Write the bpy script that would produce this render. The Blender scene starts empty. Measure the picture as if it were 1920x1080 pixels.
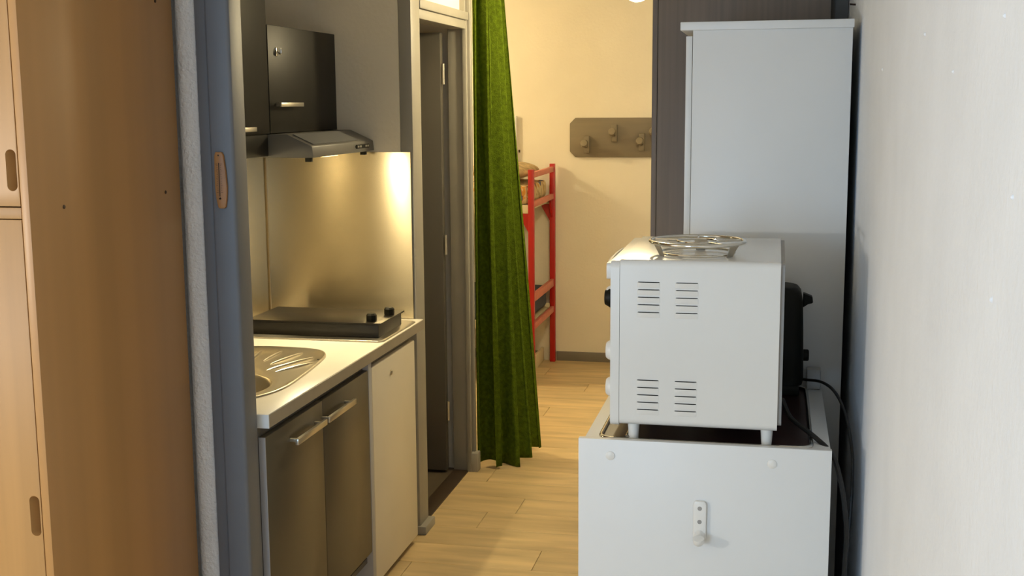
import bpy, bmesh, math, random
from mathutils import Vector, Matrix

scene = bpy.context.scene
COL = scene.collection
random.seed(7)

# ------------------------------------------------------------------ camera
cam_data = bpy.data.cameras.new('camera')
cam = bpy.data.objects.new('camera', cam_data)
COL.objects.link(cam)
R_ = Vector((0.97723757, 0.21202973, -0.00707964))
D_ = Vector((0.02524514, -0.14935853, -0.98846078))
F_ = Vector((-0.21064048, 0.96578228, -0.15131149))
m = Matrix((R_, -D_, -F_)).transposed().to_4x4()
m.translation = Vector((0, 0, 1.70))
cam.matrix_world = m
cam_data.sensor_width = 36.0
cam_data.lens = 42.681
cam_data.clip_start = 0.05
scene.camera = cam

# ------------------------------------------------------------------ view
vs = scene.view_settings
vs.view_transform = 'Standard'
vs.look = 'None'
vs.gamma = 1.0
vs.use_curve_mapping = False
vs.exposure = 0.0

# ------------------------------------------------------------------ world
w = bpy.data.worlds.new('sky'); scene.world = w
w.use_nodes = True
w.node_tree.nodes['Background'].inputs[0].default_value = (0.62, 0.78, 1.0, 1)
w.node_tree.nodes['Background'].inputs[1].default_value = 1.0

# ------------------------------------------------------------------ lights
def light(name, kind, loc, energy, color, radius=0.05, rot=(0, 0, 0), size=None):
    l = bpy.data.lights.new(name, kind)
    l.energy = energy; l.color = color
    if kind == 'AREA':
        l.shape = 'RECTANGLE'; l.size, l.size_y = size
    else:
        l.shadow_soft_size = radius
    o = bpy.data.objects.new(name, l); COL.objects.link(o)
    o.location = loc; o.rotation_euler = rot
    return o
WARM = (1.0, 0.83, 0.49)
light('daylight_window', 'AREA', (-1.97, -2.50, 1.45), 74, (0.42, 0.68, 1.0), rot=(math.radians(90), 0, 0), size=(1.06, 1.5))
light('living_room_lamp', 'POINT', (-2.60, 0.85, 1.38), 69, (1.0, 0.955, 0.89), radius=0.05)
light('under_cabinet_light', 'POINT', (-1.795, 3.22, 1.505), 3.4, WARM, radius=0.025)
light('hood_light', 'AREA', (-1.535, 4.015, 1.516), 7, WARM, size=(0.03, 0.12))
light('alcove_light', 'POINT', (-3.20, 6.95, 2.25), 74, WARM, radius=0.035)

# ------------------------------------------------------------------ materials
def lin(h):
    h = h.lstrip('#'); out = []
    for i in (0, 2, 4):
        c = int(h[i:i + 2], 16) / 255
        out.append(c / 12.92 if c <= 0.04045 else ((c + 0.055) / 1.055) ** 2.4)
    return out

def mat(name, h, rough=0.5, metal=0.0, var=0.0, scale=6, stretch=(1, 1, 1), bump=0.0, bscale=150,
        bstretch=(1, 1, 1), spec=0.5, coat=0.0, sheen=0.0, detail=4, aniso=0.0, rnd=0.0, emit=0.0, trans=0.0):
    M = bpy.data.materials.new(name); M.use_nodes = True
    nt = M.node_tree; N = nt.nodes; L = nt.links
    b = N['Principled BSDF']
    c = lin(h)
    b.inputs['Base Color'].default_value = (*c, 1)
    b.inputs['Roughness'].default_value = rough
    b.inputs['Metallic'].default_value = metal
    b.inputs['Specular IOR Level'].default_value = spec
    b.inputs['Coat Weight'].default_value = coat
    b.inputs['Sheen Weight'].default_value = sheen
    b.inputs['Anisotropic'].default_value = aniso
    b.inputs['Transmission Weight'].default_value = trans
    if emit:
        b.inputs['Emission Color'].default_value = (*c, 1)
        b.inputs['Emission Strength'].default_value = emit
    tc = N.new('ShaderNodeTexCoord')
    if var > 0:
        mp = N.new('ShaderNodeMapping'); mp.inputs['Scale'].default_value = [scale * s for s in stretch]
        L.new(tc.outputs['Object'], mp.inputs['Vector'])
        vec = mp.outputs['Vector']
        if rnd > 0:
            oi = N.new('ShaderNodeObjectInfo')
            ad = N.new('ShaderNodeVectorMath'); ad.operation = 'MULTIPLY_ADD'
            ad.inputs[1].default_value = (37, 53, 71)
            cb = N.new('ShaderNodeCombineXYZ')
            for i in range(3): L.new(oi.outputs['Random'], cb.inputs[i])
            L.new(cb.outputs[0], ad.inputs[0]); L.new(vec, ad.inputs[2]); vec = ad.outputs[0]
        nz = N.new('ShaderNodeTexNoise'); nz.inputs['Scale'].default_value = 1; nz.inputs['Detail'].default_value = detail
        L.new(vec, nz.inputs['Vector'])
        rp = N.new('ShaderNodeValToRGB')
        rp.color_ramp.elements[0].position = 0.3; rp.color_ramp.elements[1].position = 0.7
        rp.color_ramp.elements[0].color = (*[max(0, x * (1 - var)) for x in c], 1)
        rp.color_ramp.elements[1].color = (*[min(1, x * (1 + var)) for x in c], 1)
        L.new(nz.outputs['Fac'], rp.inputs['Fac'])
        out = rp.outputs['Color']
        if rnd > 0:
            mr = N.new('ShaderNodeMapRange'); mr.inputs['To Min'].default_value = 1 - rnd; mr.inputs['To Max'].default_value = 1 + rnd
            L.new(oi.outputs['Random'], mr.inputs['Value'])
            hs = N.new('ShaderNodeHueSaturation'); L.new(mr.outputs[0], hs.inputs['Value']); L.new(out, hs.inputs['Color'])
            out = hs.outputs['Color']
        L.new(out, b.inputs['Base Color'])
    if bump > 0:
        mp2 = N.new('ShaderNodeMapping'); mp2.inputs['Scale'].default_value = [bscale * s for s in bstretch]
        L.new(tc.outputs['Object'], mp2.inputs['Vector'])
        n2 = N.new('ShaderNodeTexNoise'); n2.inputs['Scale'].default_value = 1; n2.inputs['Detail'].default_value = 3
        L.new(mp2.outputs['Vector'], n2.inputs['Vector'])
        bp = N.new('ShaderNodeBump'); bp.inputs['Strength'].default_value = 1.0; bp.inputs['Distance'].default_value = bump
        L.new(n2.outputs['Fac'], bp.inputs['Height'])
        L.new(bp.outputs['Normal'], b.inputs['Normal'])
    return M

M_plaster = mat('white_plaster', '#e6eaef', 0.85, var=0.03, scale=5, bump=0.0020, bscale=70)
M_rough_plaster = mat('rough_white_plaster', '#dcdad6', 0.9, var=0.04, scale=9, bump=0.006, bscale=110)
M_cream = mat('cream_wall_paint', '#e2d9c6', 0.8, var=0.03, scale=4, bump=0.0012, bscale=60)
M_ceil = mat('ceiling_paint', '#e4e0d8', 0.9, var=0.02)
M_greypaint = mat('grey_frame_paint', '#646567', 0.5, var=0.05, scale=5, bump=0.0004, bscale=40)
M_framegrey = mat('grey_door_frame_paint', '#928e84', 0.5, var=0.05, scale=5, bump=0.0004, bscale=40)
M_doorgrey = mat('grey_door_paint', '#4f4b43', 0.5, var=0.05, scale=4)
M_beech = mat('beech_laminate', '#a87e49', 0.45, var=0.10, scale=3, stretch=(9, 9, 0.25), detail=5)
M_beech_side = mat('beech_side_laminate', '#a87c48', 0.42, var=0.10, scale=1.6, stretch=(6, 6, 0.06), detail=2)
M_greyoak = mat('grey_oak_laminate', '#7d7064', 0.5, var=0.13, scale=4, stretch=(12, 12, 0.25), detail=5)
M_plank = mat('light_oak_plank', '#c9b083', 0.38, var=0.21, scale=2.2, stretch=(1.2, 7, 1), detail=7, rnd=0.06, bump=0.0003, bscale=30, bstretch=(1, 8, 1))
M_subfloor = mat('subfloor_dark_joint', '#7d6642', 0.8, var=0.1)
M_bathfloor = mat('dark_brown_vinyl', '#4a4032', 0.6, var=0.15, scale=10)
M_threshold = mat('dark_threshold_wood', '#35281a', 0.5, var=0.15, scale=10)
M_white = mat('white_melamine', '#dfdfdc', 0.4, var=0.015, scale=4)
M_white_enamel = mat('white_enamel', '#dcdbd6', 0.22, var=0.012, scale=4, coat=0.3)
M_white_plastic = mat('white_plastic', '#e3e1db', 0.35, var=0.01)
M_grey_edge = mat('grey_board_edge', '#9a9792', 0.6, var=0.05, scale=30)
M_black = mat('black_plastic', '#131209', 0.5, var=0.1, scale=20, spec=0.2)
M_black_rub = mat('black_rubber', '#14120e', 0.5, var=0.05)
M_hobglass = mat('black_hob_glass', '#1a1611', 0.32, var=0.05, spec=0.3)
M_hobbody = mat('black_hob_body', '#1b1712', 0.4, var=0.08)
M_brownhob = mat('brown_enamel', '#2b1613', 0.3, var=0.15, scale=8)
M_chrome = mat('chrome', '#d5d2c9', 0.14, metal=1.0, var=0.02)
M_steel = mat('brushed_steel', '#b9b2a4', 0.34, metal=1.0, var=0.05, scale=6, stretch=(1, 1, 1), bump=0.00008, bscale=900, bstretch=(1, 1, 0.02), aniso=0.6)
M_splash = mat('brushed_steel_sheet', '#c6bba3', 0.24, metal=1.0, var=0.05, scale=3, aniso=0.88)
tg = M_splash.node_tree.nodes.new('ShaderNodeTangent'); tg.direction_type = 'RADIAL'; tg.axis = 'Z'
M_splash.node_tree.nodes['Principled BSDF'].inputs['Anisotropic Rotation'].default_value = 0.25
M_splash.node_tree.links.new(tg.outputs[0], M_splash.node_tree.nodes['Principled BSDF'].inputs['Tangent'])
M_sinksteel = mat('sink_steel', '#b8b09e', 0.33, metal=1.0, var=0.04, scale=10)
M_hoodgrey = mat('hood_grey_paint', '#5f5d58', 0.45, metal=0.0, var=0.04)
M_anthracite = mat('anthracite_laminate', '#4a4335', 0.33, var=0.06, scale=3)
M_dark_lam = mat('dark_grey_laminate', '#211f1a', 0.42, spec=0.12, var=0.05, scale=3)
M_handle = mat('satin_nickel', '#cfc8b8', 0.3, metal=0.9, var=0.02)
M_worktop = mat('cream_white_worktop', '#e3ddd0', 0.35, var=0.02, scale=12)
M_worktop_edge = mat('grey_worktop_edge', '#8b8273', 0.45, var=0.05, scale=20)
M_fridge = mat('fridge_cream_enamel', '#d8cfbb', 0.35, var=0.02)
M_ltgrey = mat('light_grey_board', '#a7a6a8', 0.5, var=0.03)
M_carcass = mat('dark_carcass_board', '#57534d', 0.55, var=0.05)
M_curtain = mat('green_terry_cloth', '#526312', 0.95, var=0.28, scale=60, bump=0.004, bscale=260, sheen=0.0, spec=0.1, detail=6)
M_red = mat('red_lacquer', '#a8130c', 0.4, var=0.06, scale=10)
M_salmon = mat('salmon_painted_wood', '#c4705c', 0.5, var=0.08, scale=20)
M_creamwood = mat('cream_wood', '#d9c9a4', 0.5, var=0.06, scale=20)
M_navy = mat('slate_blue_fabric', '#3f4551', 0.9, var=0.12, scale=60, bump=0.001, bscale=300)
M_rack = mat('taupe_painted_wood', '#766b57', 0.55, var=0.06, scale=12, stretch=(0.4, 3, 3))
M_skirt = mat('grey_skirting_paint', '#7c766c', 0.55, var=0.05, scale=8)
M_thermo = mat('thermometer_wood', '#966838', 0.5, var=0.16, scale=30, stretch=(3, 3, 0.5))
M_ink = mat('dark_ink', '#3a2412', 0.7, var=0.05)
M_bulb = mat('dark_bulb', '#1c0d08', 0.3, var=0.05)
M_glass = mat('frosted_pane', '#f1ead4', 0.5, var=0.02)
M_lampglass = mat('lit_lamp_glass', '#ffd58a', 0.4, emit=1.0)
for n_ in M_lampglass.node_tree.nodes:
    if n_.type == 'BSDF_PRINCIPLED':
        n_.inputs['Emission Color'].default_value = (1.0, 0.83, 0.49, 1); n_.inputs['Emission Strength'].default_value = 410
M_tubeglass = mat('lit_lamp_tube', '#ffdc9a', 0.4, emit=4.0)
M_box = mat('pale_grey_plastic', '#b9bab8', 0.5, var=0.03)

def pattern_mat():
    M = bpy.data.materials.new('patterned_mattress_cover'); M.use_nodes = True
    nt = M.node_tree; N = nt.nodes; L = nt.links; b = N['Principled BSDF']
    b.inputs['Roughness'].default_value = 0.9
    tc = N.new('ShaderNodeTexCoord')
    mp = N.new('ShaderNodeMapping'); mp.inputs['Scale'].default_value = (14, 9, 7)
    nz = N.new('ShaderNodeTexNoise'); nz.inputs['Scale'].default_value = 1.0; nz.inputs['Detail'].default_value = 2; nz.inputs['Distortion'].default_value = 1.2
    rp = N.new('ShaderNodeValToRGB'); rp.color_ramp.interpolation = 'CONSTANT'
    e = rp.color_ramp.elements
    cols = [(0.0, '#4f5f86'), (0.35, '#5a4a3c'), (0.375, '#c48a3c'), (0.42, '#c9b487'), (0.58, '#ab946a'), (0.68, '#b98a4a')]
    e[0].position, e[0].color = 0.0, (*lin(cols[0][1]), 1)
    e[1].position, e[1].color = cols[1][0], (*lin(cols[1][1]), 1)
    for p, h in cols[2:]:
        k = e.new(p); k.color = (*lin(h), 1)
    L.new(tc.outputs['Object'], mp.inputs['Vector']); L.new(mp.outputs[0], nz.inputs['Vector'])
    L.new(nz.outputs['Fac'], rp.inputs['Fac']); L.new(rp.outputs[0], b.inputs['Base Color'])
    return M
M_pattern = pattern_mat()
M_pillow = mat('tan_print_pillow', '#b9a075', 0.9, var=0.35, scale=22, detail=3, bump=0.002, bscale=60)

# ------------------------------------------------------------------ mesh helpers
ORI = {}
def setp(o, label=None, cat=None, group=None, kind=None):
    if label: o['label'] = label
    if cat: o['category'] = cat
    if group: o['group'] = group
    if kind: o['kind'] = kind
    return o

def root(name, loc, label, cat, group=None, kind=None):
    o = bpy.data.objects.new(name, None); COL.objects.link(o)
    o.location = loc; o.empty_display_size = 0.05
    ORI[o] = Vector(loc)
    return setp(o, label, cat, group, kind)

def mesh(name, bm, material, parent=None, label=None, cat=None, group=None, kind=None, smooth=40):
    bmesh.ops.recalc_face_normals(bm, faces=bm.faces[:])
    if parent is not None:
        org = ORI[parent]
    else:
        xs = [v.co.x for v in bm.verts]; ys = [v.co.y for v in bm.verts]; zs = [v.co.z for v in bm.verts]
        org = Vector(((min(xs) + max(xs)) / 2, (min(ys) + max(ys)) / 2, min(zs)))
    bmesh.ops.translate(bm, verts=bm.verts[:], vec=-org)
    me = bpy.data.meshes.new(name); bm.to_mesh(me); bm.free()
    if smooth:
        for p in me.polygons: p.use_smooth = True
        me.set_sharp_from_angle(angle=math.radians(smooth))
    me.materials.append(material)
    o = bpy.data.objects.new(name, me); COL.objects.link(o)
    if parent is not None: o.parent = parent
    else: o.location = org
    ORI[o] = org
    return setp(o, label, cat, group, kind)

def B(x0, x1, y0, y1, z0, z1, bev=0.0015, seg=2, bm=None):
    bm = bm or bmesh.new()
    r = bmesh.ops.create_cube(bm, size=1.0)
    vs_ = r['verts']
    c = Vector(((x0 + x1) / 2, (y0 + y1) / 2, (z0 + z1) / 2)); s = Vector((abs(x1 - x0), abs(y1 - y0), abs(z1 - z0)))
    for v in vs_: v.co = Vector((v.co.x * s.x, v.co.y * s.y, v.co.z * s.z)) + c
    if bev > 0:
        bev = min(bev, min(s) * 0.45)
        es = list({e for v in vs_ for e in v.link_edges})
        bmesh.ops.bevel(bm, geom=es, offset=bev, segments=seg, affect='EDGES', profile=0.5)
    return bm

def prism(pts, axis, a0, a1, bm=None, bev=0.0, seg=2):
    """pts: 2D outline on the two other axes in order (x,y,z minus axis)"""
    bm = bm or bmesh.new()
    def P(p, a):
        if axis == 'x': return (a, p[0], p[1])
        if axis == 'y': return (p[0], a, p[1])
        return (p[0], p[1], a)
    va = [bm.verts.new(P(p, a0)) for p in pts]; vb = [bm.verts.new(P(p, a1)) for p in pts]
    n = len(pts)
    fs = [bm.faces.new(va), bm.faces.new(vb[::-1])]
    for i in range(n): fs.append(bm.faces.new((va[i], vb[i], vb[(i + 1) % n], va[(i + 1) % n])))
    bmesh.ops.recalc_face_normals(bm, faces=fs)
    if bev > 0:
        es = [e for e in {e for f in fs for e in f.edges} if e.calc_face_angle(0) > 0.4]
        bmesh.ops.bevel(bm, geom=es, offset=bev, segments=seg, affect='EDGES', profile=0.5)
    return bm

def catmull(pts, n=8, closed=False):
    pts = [Vector(p) for p in pts]; out = []
    N = len(pts)
    rng = range(N) if closed else range(N - 1)
    for i in rng:
        if closed: p0, p1, p2, p3 = pts[i - 1], pts[i], pts[(i + 1) % N], pts[(i + 2) % N]
        else: p0, p1, p2, p3 = pts[max(i - 1, 0)], pts[i], pts[i + 1], pts[min(i + 2, N - 1)]
        for k in range(n):
            t = k / n
            out.append(0.5 * ((2 * p1) + (p2 - p0) * t + (2 * p0 - 5 * p1 + 4 * p2 - p3) * t * t + (3 * p1 - p0 - 3 * p2 + p3) * t ** 3))
    if not closed: out.append(pts[-1])
    return out

def tube(pts, r, n=10, closed=False, bm=None):
    bm = bm or bmesh.new()
    pts = [Vector(p) for p in pts]; N = len(pts)
    rings = []; up = None
    for i, p in enumerate(pts):
        if closed: t = (pts[(i + 1) % N] - pts[i - 1])
        else: t = pts[min(i + 1, N - 1)] - pts[max(i - 1, 0)]
        t.normalize()
        if up is None:
            up = Vector((0, 0, 1)) if abs(t.z) < 0.9 else Vector((1, 0, 0))
        a = (up - t * up.dot(t)).normalized(); b = t.cross(a); up = a
        rr = r[i] if isinstance(r, (list, tuple)) else r
        rings.append([bm.verts.new(p + (a * math.cos(2 * math.pi * k / n) + b * math.sin(2 * math.pi * k / n)) * rr) for k in range(n)])
    for i in range(N if closed else N - 1):
        A, C = rings[i], rings[(i + 1) % N]
        for k in range(n): bm.faces.new((A[k], A[(k + 1) % n], C[(k + 1) % n], C[k]))
    if not closed:
        bm.faces.new(rings[0][::-1]); bm.faces.new(rings[-1])
    return bm

def lathe(prof, c, axis='z', n=24, bm=None, phase=0.0):
    bm = bm or bmesh.new()
    c = Vector(c); rings = []
    A = {'z': (Vector((1, 0, 0)), Vector((0, 1, 0)), Vector((0, 0, 1))), 'x': (Vector((0, 1, 0)), Vector((0, 0, 1)), Vector((1, 0, 0))),
         'y': (Vector((0, 0, 1)), Vector((1, 0, 0)), Vector((0, 1, 0)))}[axis] if isinstance(axis, str) else axis
    for r, h in prof:
        if r < 1e-6: rings.append([bm.verts.new(c + A[2] * h)])
        else: rings.append([bm.verts.new(c + A[2] * h + (A[0] * math.cos(phase + 2 * math.pi * k / n) + A[1] * math.sin(phase + 2 * math.pi * k / n)) * r) for k in range(n)])
    for i in range(len(rings) - 1):
        a, b = rings[i], rings[i + 1]
        for k in range(n):
            k2 = (k + 1) % n
            if len(a) == 1 and len(b) == 1: continue
            if len(a) == 1: bm.faces.new((a[0], b[k], b[k2]))
            elif len(b) == 1: bm.faces.new((a[k], a[k2], b[0]))
            else: bm.faces.new((a[k], a[k2], b[k2], b[k]))
    if len(rings[0]) > 1: bm.faces.new(rings[0][::-1])
    if len(rings[-1]) > 1: bm.faces.new(rings[-1])
    return bm

def cut(bm, cutters):
    """boolean difference, world coordinates; returns a new bmesh"""
    def tmp(b, nm):
        bmesh.ops.recalc_face_normals(b, faces=b.faces[:])
        me = bpy.data.meshes.new(nm); b.to_mesh(me); b.free()
        o = bpy.data.objects.new(nm, me); COL.objects.link(o); return o
    a = tmp(bm, 'cut_a'); cs = [tmp(c, 'cut_b') for c in cutters]
    for c in cs:
        md = a.modifiers.new('b', 'BOOLEAN'); md.operation = 'DIFFERENCE'; md.object = c; md.solver = 'EXACT'
    dg = bpy.context.evaluated_depsgraph_get(); dg.update()
    me = bpy.data.meshes.new_from_object(a.evaluated_get(dg))
    out = bmesh.new(); out.from_mesh(me)
    for o in [a] + cs:
        d = o.data; bpy.data.objects.remove(o); bpy.data.meshes.remove(d)
    bpy.data.meshes.remove(me)
    return out

# ================================================================== SETTING
WX = 0.228           # right wall plane
CZ = 2.45            # ceiling
def struct(name, bm, m_, label, cat, parent=None):
    return mesh(name, bm, m_, parent, label, cat, kind='structure' if parent is None else None)

floor = struct('floor', B(-3.5, WX, -2.5, 7.8, -0.10, -0.006, 0), M_subfloor, 'light oak plank floor running down the hallway', 'floor')
pl_cache = {}
def plank(x0, x1, y0, y1):
    key = (round(x1 - x0, 3), round(y1 - y0, 3))
    if key not in pl_cache:
        bm = B(0, key[0] - 0.002, 0, key[1] - 0.002, -0.008, 0.0, 0.0012, 1)
        me = bpy.data.meshes.new('plank'); bm.to_mesh(me); bm.free(); me.materials.append(M_plank)
        pl_cache[key] = me
    o = bpy.data.objects.new('plank', pl_cache[key]); COL.objects.link(o)
    o.parent = floor
    o.location = Vector((x0 + 0.001, y0 + 0.001, 0)) - ORI[floor]
PW, PL = 0.199, 1.2
joints = {0: -0.843, 3: -1.031, 1: -0.30, 2: 0.05, 4: -0.62, 5: -1.25, -1: -0.1, -2: -0.55, 6: -0.2, 7: -0.75}
for k in range(-21, 19):
    y0 = 4.165 + PW * k; y1 = min(y0 + PW, 7.8)
    if y1 - y0 < 0.02: continue
    if y0 < 2.87: xl = -3.5
    elif y0 < 5.33: xl = -1.372
    else: xl = -3.5
    j = joints.get(k, -1.3 + 1.2 * ((k * 0.37) % 1.0))
    while j - PL > xl: j -= PL
    xs = [xl]
    while j < WX - 0.03:
        if j > xl + 0.03: xs.append(j)
        j += PL
    xs.append(WX)
    for a, b_ in zip(xs, xs[1:]): plank(a, b_, y0, y1)

struct('ceiling', B(-3.6, WX + 0.1, -2.6, 7.9, CZ, CZ + 0.1, 0), M_ceil, 'plain white ceiling over hall and rooms', 'ceiling')
BLISTERS = ((1.358, 1.488, 0.004), (2.087, 1.803, 0.004), (1.738, 1.736, 0.003), (2.899, 1.767, 0.004), (1.369, 1.785, 0.003), (1.271, 1.604, 0.003))
wall_r = struct('wall_right', B(WX, WX + 0.1, -2.6, 7.9, -0.1, CZ, 0), M_plaster, 'white plastered wall on the right with a few dents', 'wall')
for y_, z_, r_ in BLISTERS:
    mesh('plaster_blister', lathe([(r_, 0.001), (r_ * 0.8, -0.0012), (r_ * 0.35, -0.0025), (0, -0.0026)], (WX, y_, z_), 'x', 12), M_plaster, wall_r)
struct('wall_back', B(-3.6, WX, 7.8, 7.9, -0.1, CZ, 0), M_cream, 'warm lit cream wall at the end of the hall', 'wall')
struct('wall_left', B(-3.6, -3.5, -2.6, 7.8, -0.1, CZ, 0), M_cream, 'cream outer wall far left behind the bunk alcove', 'wall')
# wall behind the photographer with a window opening
wf = B(-3.5, -2.5, -2.6, -2.5, -0.1, CZ, 0)
B(-1.44, WX, -2.6, -2.5, -0.1, CZ, 0, bm=wf); B(-2.5, -1.44, -2.6, -2.5, -0.1, 0.65, 0, bm=wf); B(-2.5, -1.44, -2.6, -2.5, 2.25, CZ, 0, bm=wf)
struct('wall_front', wf, M_plaster, 'white wall with a wide window opening behind the viewer', 'wall')
wn = root('window_1', (-1.97, -2.55, 0.65), 'white framed window behind the viewer', 'window', kind='structure')
for a in ((-2.5, -2.45), (-1.995, -1.945), (-1.49, -1.44)): mesh('frame_upright', B(a[0], a[1], -2.58, -2.52, 0.65, 2.25), M_white, wn)
for a in ((0.65, 0.71), (2.19, 2.25)): mesh('frame_rail', B(-2.45, -1.49, -2.58, -2.52, a[0], a[1]), M_white, wn)

arc = [(-1.520 + 0.038 * (1 - math.cos(math.radians(a))), 2.938 - 0.038 * math.sin(math.radians(a))) for a in range(0, 91, 10)]  # curve added so the wall end's left edge darkens with soft shade
struct('wall_partition', prism([(-3.5, 2.965), (-3.5, 2.938)] + arc + [(-1.452, 2.90), (-1.448, 2.904), (-1.448, 2.965)], 'z', -0.1, CZ), M_rough_plaster, 'rough white plaster wall end beside the grey frame post', 'wall')
struct('wall_niche_left', B(-2.06, -1.957, 2.965, 4.52, -0.1, CZ, 0), M_cream, 'wall behind the kitchenette sink', 'wall')
struct('wall_niche_far', B(-1.957, -1.40, 4.445, 4.52, -0.1, CZ, 0), M_cream, 'greyish wall at the far end of the kitchenette niche', 'wall')
struct('wall_bath_left', B(-2.5, -2.4, 4.52, 5.345, -0.1, CZ, 0), M_cream, 'unlit wall inside the room behind the grey door', 'wall')
struct('wall_bath_near', B(-2.4, -2.06, 4.42, 4.52, -0.1, CZ, 0), M_cream, 'unlit return wall inside the room behind the grey door', 'wall')
struct('wall_bath_far', B(-2.5, -1.37, 5.345, 5.42, -0.1, CZ, 0), M_cream, 'wall between the grey doorway and bunk alcove', 'wall')
struct('floor_bath', B(-2.4, -1.40, 4.52, 5.345, -0.09, -0.002, 0), M_bathfloor, 'dark brown floor inside the grey doorway', 'floor')
struct('baseboard_back', B(-1.40, WX, 7.788, 7.8, 0.0, 0.062, 0.002), M_skirt, 'grey skirting along the cream end wall', 'baseboard')
struct('baseboard_alcove', B(-3.4, -1.49, 7.788, 7.8, 0.0, 0.062, 0.002), M_skirt, 'grey skirting of the end wall under the bunk bed', 'baseboard')
struct('baseboard_right', B(WX - 0.010, WX, 4.99, 7.788, 0.0, 0.062, 0.002), M_skirt, 'grey skirting along the right wall past the wardrobe', 'baseboard')

# near frame post of the kitchenette niche
t1 = root('trim_1', (-1.395, 2.89, 0), 'blue-grey painted frame post with wooden thermometer hanging on it', 'door frame', kind='structure')
mesh('post_backing', B(-1.446, -1.402, 2.888, 2.962, 0, CZ, 0.004), M_greypaint, t1)
mesh('post_face', B(-1.412, -1.346, 2.872, 2.955, 0, CZ, 0.009, 3), M_greypaint, t1)
mesh('plinth_block', B(-1.414, -1.338, 2.862, 2.955, 0, 0.05, 0.004), M_greypaint, t1)

# ---- door frame with transom, open door leaf
FX = -1.350
dr = root('door_1', (-1.37, 4.95, 0), 'grey framed doorway with pane above and open dark door', 'door', kind='structure')
mesh('frame_post', B(-1.40, FX, 4.448, 4.565, 0, CZ, 0.003), M_framegrey, dr)
mesh('frame_post', B(-1.44, -1.362, 5.298, 5.345, 0, CZ, 0.002), M_framegrey, dr)
mesh('frame_post', B(-1.372, -1.340, 5.318, 5.345, 0, CZ, 0.005, 3), M_framegrey, dr)
mesh('frame_post', B(-1.372, -1.352, 5.286, 5.306, 0, 2.06, 0.003), M_framegrey, dr)
mesh('head_rail', B(-1.43, -1.354, 4.565, 5.298, 2.02, 2.056, 0.002), M_framegrey, dr)
mesh('transom_rail', B(-1.43, -1.346, 4.565, 5.312, 2.058, 2.094, 0.004), M_framegrey, dr)
mesh('transom_pane', B(-1.392, -1.384, 4.565, 5.298, 2.094, CZ, 0), M_glass, dr, label='frosted pane above the door, bright with lamp light')
mesh('threshold', B(-1.44, -1.368, 4.565, 5.298, -0.01, 0.006, 0.002), M_threshold, dr)
mesh('plinth_block', B(-1.402, -1.325, 4.440, 4.575, 0, 0.035, 0.004), M_framegrey, dr)
mesh('plinth_block', B(-1.375, -1.322, 5.288, 5.345, 0, 0.09, 0.004), M_framegrey, dr)
leaf = mesh('door_leaf', B(-2.17, -1.462, 5.252, 5.292, 0.012, 2.005, 0.002), M_doorgrey, dr)
for z in (0.25, 1.02, 1.78):
    h_ = lathe([(0.006, 0), (0.006, 0.09)], (-1.452, 5.262, z), 'z', 10)
    mesh('hinge', h_, M_handle, leaf)

# ================================================================== LEFT WARDROBE
wr = root('wardrobe', (-2.05, 2.55, 0), 'beech laminate wardrobe with routed finger pulls, at left edge', 'wardrobe')
mesh('side_panel', B(-1.530, -1.511, 2.242, 2.898, 0, 2.38, 0.0015), M_beech_side, wr, label='brown side panel facing the hallway, in shade')
mesh('side_panel', B(-2.6, -2.581, 2.242, 2.898, 0, 2.38, 0.0015), M_beech_side, wr)
mesh('carcass', B(-2.579, -1.532, 2.27, 2.896, 0.05, 2.37, 0), M_beech_side, wr)
def stadium(cx, cz, wd, ht, n=10):
    r = wd / 2; out = []
    for i in range(n + 1): a = math.pi * i / n; out.append((cx + r * math.cos(a), cz + ht / 2 - r + r * math.sin(a)))
    for i in range(n + 1): a = math.pi + math.pi * i / n; out.append((cx + r * math.cos(a), cz - ht / 2 + r + r * math.sin(a)))
    return out
def pull_cutter(cx, cz, wd, ht):
    c = prism(stadium(cx, cz, wd, ht), 'y', -0.02, 0.016)
    # tilt so that the groove is deepest on its right-hand side
    bmesh.ops.rotate(c, verts=c.verts[:], cent=(cx + wd * 0.1, 0, cz), matrix=Matrix.Rotation(math.radians(-24), 3, 'Z'))
    bmesh.ops.translate(c, verts=c.verts[:], vec=(0, 2.246, 0))
    return c
mesh('door', cut(B(-2.05, -1.5315, 2.242, 2.264, 1.493, 2.35, 0.001), [pull_cutter(-1.545, 1.568, 0.022, 0.086)]), M_beech, wr, smooth=30)
mesh('door', cut(B(-2.05, -1.5315, 2.242, 2.264, 0.08, 1.465, 0.001), [pull_cutter(-1.545, 0.823, 0.022, 0.09)]), M_beech, wr, smooth=30)
mesh('rail', B(-2.58, -1.5315, 2.243, 2.264, 1.467, 1.4905, 0.001), M_beech, wr)
mesh('door', B(-2.579, -2.053, 2.242, 2.264, 1.493, 2.35, 0.001), M_beech, wr)
mesh('door', B(-2.579, -2.053, 2.242, 2.264, 0.08, 1.465, 0.001), M_beech, wr)
for y, z in ((2.367, 1.482), (2.819, 1.481), (2.814, 1.953)):
    mesh('screw_cap', lathe([(0.0045, 0), (0.004, 0.0015), (0, 0.002)], (-1.511, y, z), 'x', 12), M_ink, wr)

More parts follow.
